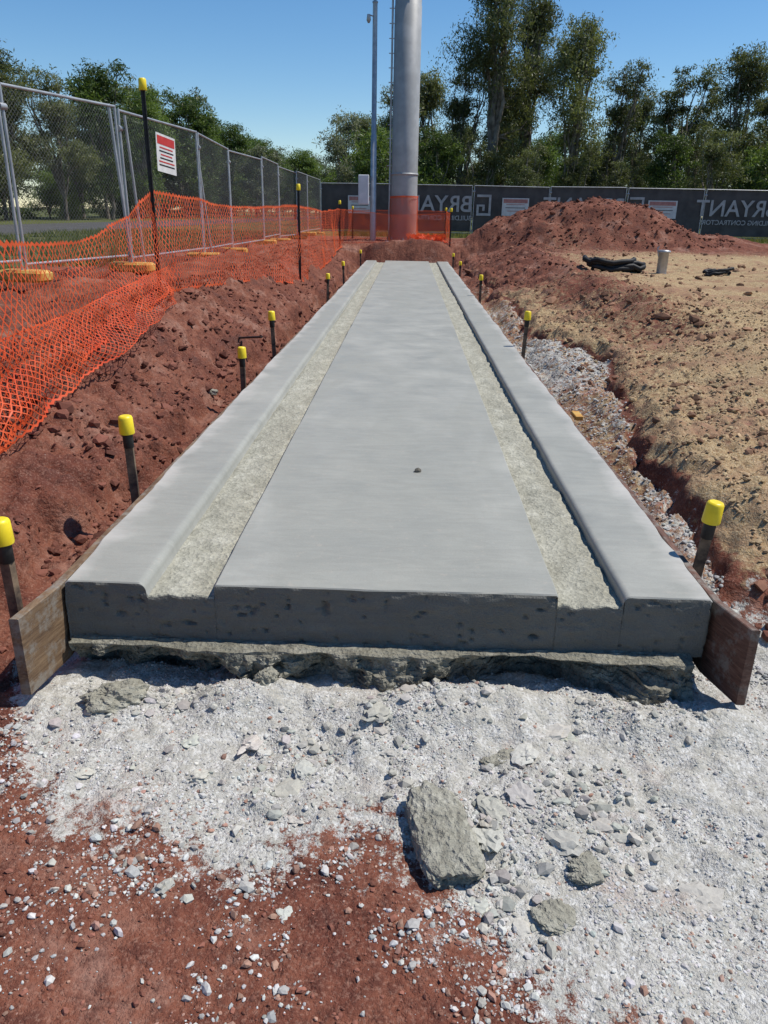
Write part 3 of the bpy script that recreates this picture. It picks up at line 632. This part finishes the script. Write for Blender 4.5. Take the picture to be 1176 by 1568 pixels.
stones('concrete_lump',x,y,R.uniform(.02,.055,len(x)),grey(len(x),.40,.56)*np.array([1,.99,.93]),sub=3,flat=.36,jag=.7,sink=1.1)
x,y=samp(34000,(1.32,2.3),(2.7,12),lambda x,y:(np.clip(wmask(x,y),0,1)**1.3)*(x<edgeR(y))/(.4+.2*y)*1.4); stones('trench_gravel',x,y,R.gamma(2.2,.0022,len(x))+.002,grey(len(x),.34,.56))
x,y=samp(26000,(1.75,6),(3.1,11),lambda x,y:ymask(x,y)/(.3+.15*y)); c=grey(len(x),.5,.95)*np.array([.58,.43,.27]); stones('tan_gravel',x,y,R.gamma(2.5,.0026,len(x))+.003,c)
def ccol(x,y,n,base):
    f=np.clip(ymask(x,y),0,1)[:,None]*(x>1.6)[:,None]; return R.uniform(.6,1.6,(n,1))*(np.array(base)*(1-f)+np.array([.27,.165,.10])*f)
def clod(x,y):
    left=(x<-1.5); rt=(x>1.6)
    return (left*.95+rt*(1-np.clip(ymask(x,y),0,.92)))*(.06+(vn(x*2.6,y*2.6,94)>.48))*np.clip(1.5/(.3*y),0,1)
x,y=samp(90000,(-3.2,5),(1.6,24),clod); stones('dirt_clods',x,y,np.clip(R.gamma(1.2,.0085,len(x))+.003,0,.07),ccol(x,y,len(x),[.15,.060,.042]),jag=.34)
x,y=samp(3000,(2.4,10.5),(24,30.5),lambda x,y:(H(x,y)>.95)*1.); cc=R.uniform(.6,1.3,(len(x),1))*np.array([.17,.068,.045]); stones('spoil_heap_clods',x,y,np.clip(R.gamma(1.3,.013,len(x))+.01,0,.10),cc,jag=.3)
x,y=samp(1300,(-1.55,-1.3),(2.8,20),lambda x,y:x*0+1.); stones('dirt_clods',x,y,R.gamma(2,.007,len(x))+.004,R.uniform(.5,1.2,(len(x),1))*np.array([.16,.065,.045]))
x,y=samp(3600,(-2.5,.9),(1.0,2.0),lambda x,y:(wmask(x,y)<.3)*.8); cc=R.uniform(.6,1.5,(len(x),1))*np.array([.24,.10,.07]); stones('soil_crumbs',x,y,R.gamma(1.6,.002,len(x))+.0015,cc)
x,y=samp(420,(1.6,8),(8,24),lambda x,y:x*0+1.); stones('dirt_clods',x,y,R.gamma(1.3,.016,len(x))+.01,ccol(x,y,len(x),[.19,.09,.06]))
def chunk(name,loc,dim,rot,seed,p=3.2,amp=.2):
    V=IV4.copy(); L=(np.abs(V)**p).sum(1)**(1/p); V=V/L[:,None]
    n1=fbm(V[:,0]*1.1+seed,V[:,1]+V[:,2]*.8,1.7,3,seed); n2=fbm(V[:,0]+V[:,2]*1.3,V[:,1]-V[:,2]+seed,6,4,seed+1)
    n1=np.round(n1*5)/5*.5+n1*.5
    d=1+amp*n1+.10*n2; V=V*d[:,None]*np.array(dim)/2
    o=obj(name,mesh_np(name,V,IF4,[M_chunk],None,False)); o.location=loc; o.rotation_euler=rot; return o
chunk('broken_concrete_chunk',(.205,1.80,.035),(.165,.32,.10),(.12,-.12,.26),2,5.,.20)
chunk('broken_concrete_chunk',(.46,2.18,.01),(.20,.10,.05),(.1,.05,.2),5,2.4,.4)
chunk('broken_concrete_chunk',(.62,1.72,.01),(.12,.10,.05),(.0,.15,.7),7,2.4,.4)
chunk('broken_concrete_chunk',(-1.0,2.43,.03),(.24,.15,.12),(.0,.15,.3),8,2.4,.45)
chunk('broken_concrete_chunk',(.50,1.56,.0),(.11,.10,.035),(.1,.1,.3),12,2.4,.4)
chunk('broken_concrete_chunk',(-.45,2.52,.08),(.09,.08,.09),(.2,.15,.9),9,2.6,.4)
x=np.array([.14]);y=np.array([4.12]); stones('pebble',x,y,np.array([.021]),np.array([[.13,.12,.10]]),base=np.array([ST+.002]))
px_,py_=4.66,14.8; pz=hh(px_,py_)
mb=MB(); mb.tube([(px_,py_,pz-.05),(px_,py_,pz+.36),(px_,py_,pz+.365),(px_,py_,pz+.40),(px_,py_,pz+.402),(px_,py_,pz+.41)],[.09,.09,.115,.115,.085,.08],24,cap=True)
mb.tube([(px_-.1,py_-.03,pz+.3),(px_-.13,py_-.03,pz+.45),(px_-.1,py_-.03,pz+.47)],.012,6); obj('steel_pipe_stub',mb.mesh('stub',[M_galv],True))
def hose(name,cx,cy,R0,turns,rr,ex=1.):
    t=np.linspace(0,turns*2*math.pi,90); q=R0*(1+.25*np.sin(t*1.7)); x=cx+q*np.cos(t)*ex; y=cy+q*np.sin(t)*.6; z=np.array([hh(a_,b_) for a_,b_ in zip(x,y)])+rr+.05*np.arange(len(t))/len(t)*turns*.8
    mb=MB(); mb.tube(np.stack([x,y,z],-1),rr,8); obj(name,mb.mesh('hose',[M_rag],True))
hose('black_hose_coil',3.85,15.0,.24,4,.045,1.9); hose('black_hose_coil',6.9,14.6,.20,3,.055,1.3); hose('black_hose_coil',5.7,14.9,.14,2,.03,1.6)
mb=MB(); mb.tube([(3.45,15.0,pz+.02),(3.5,15,pz+.25),(3.62,15,pz+.22),(3.8,14.95,pz+.12)],[.03,.04,.035,.03],8); obj('cordless_tool',mb.mesh('tool',[M_rag],True))
mb=MB(); mb.box((1.38,5.85,.30),(1.44,6.03,.335),bev=.004); obj('timber_wedge',mb.mesh('wedge',[M_blk]))
mb=MB(); z_=hh(-1.8,8.5); mb.tube([(-1.45,8.1,.55),(-1.95,8.9,z_+.05)],.012,6); obj('steel_bar',mb.mesh('bar',[M_black]))
chunk('limestone_rock',(-1.72,6.9,hh(-1.72,6.9)+.01),(.12,.10,.06),(0,.1,.5),15)
mb=MB(); mb.tube([(-7.5,8.5,1.0),(-4.9,9.2,1.0)],.03,8); obj('fallen_pipe',mb.mesh('fp',[M_galv],True))
mb=MB(); t=np.linspace(0,1,20); mb.tube(np.stack([10+60*t,45+0*t,19.5-6*t-2*np.sin(t*np.pi)],-1),.02,4); obj('power_line',mb.mesh('pl',[M_black]))
# ------------------------------------------------------------ light
sd=Vector((.50,.09,.86)).normalized()
w=bpy.data.worlds.new('World'); scene.world=w; w.use_nodes=True; nt=w.node_tree; bg=nt.nodes['Background']
sk=nt.nodes.new('ShaderNodeTexSky'); sk.sky_type='NISHITA'; sk.sun_disc=False; sk.sun_elevation=math.asin(sd.z); sk.sun_rotation=math.atan2(sd.x,sd.y); sk.air_density=1.0; sk.dust_density=.1; sk.ozone_density=3.0; sk.altitude=400
hs=nt.nodes.new('ShaderNodeHueSaturation'); hs.inputs['Saturation'].default_value=1.25
nt.links.new(sk.outputs[0],hs.inputs['Color']); nt.links.new(hs.outputs[0],bg.inputs[0]); bg.inputs[1].default_value=.125
L=bpy.data.lights.new('sun','SUN'); L.energy=5.0; L.angle=math.radians(.5); L.color=(1,.95,.87); so=bpy.data.objects.new('sun',L); scene.collection.objects.link(so); so.rotation_euler=sd.to_track_quat('Z','Y').to_euler()
# ------------------------------------------------------------ camera
cd=bpy.data.cameras.new('camera'); cd.sensor_fit='VERTICAL'; cd.sensor_height=36; cd.lens=27.05; cd.clip_start=.05; cd.clip_end=5000
co_=bpy.data.objects.new('camera',cd); scene.collection.objects.link(co_)
Mx=Matrix.Translation((.06,0,1.77))@Matrix.Rotation(math.radians(1.45),4,'Z')@Matrix.Rotation(math.radians(90-21.2),4,'X')@Matrix.Rotation(math.radians(1.0),4,'Z')
co_.matrix_world=Mx; scene.camera=co_
scene.view_settings.view_transform='Standard'; scene.view_settings.look='None'; scene.view_settings.exposure=0
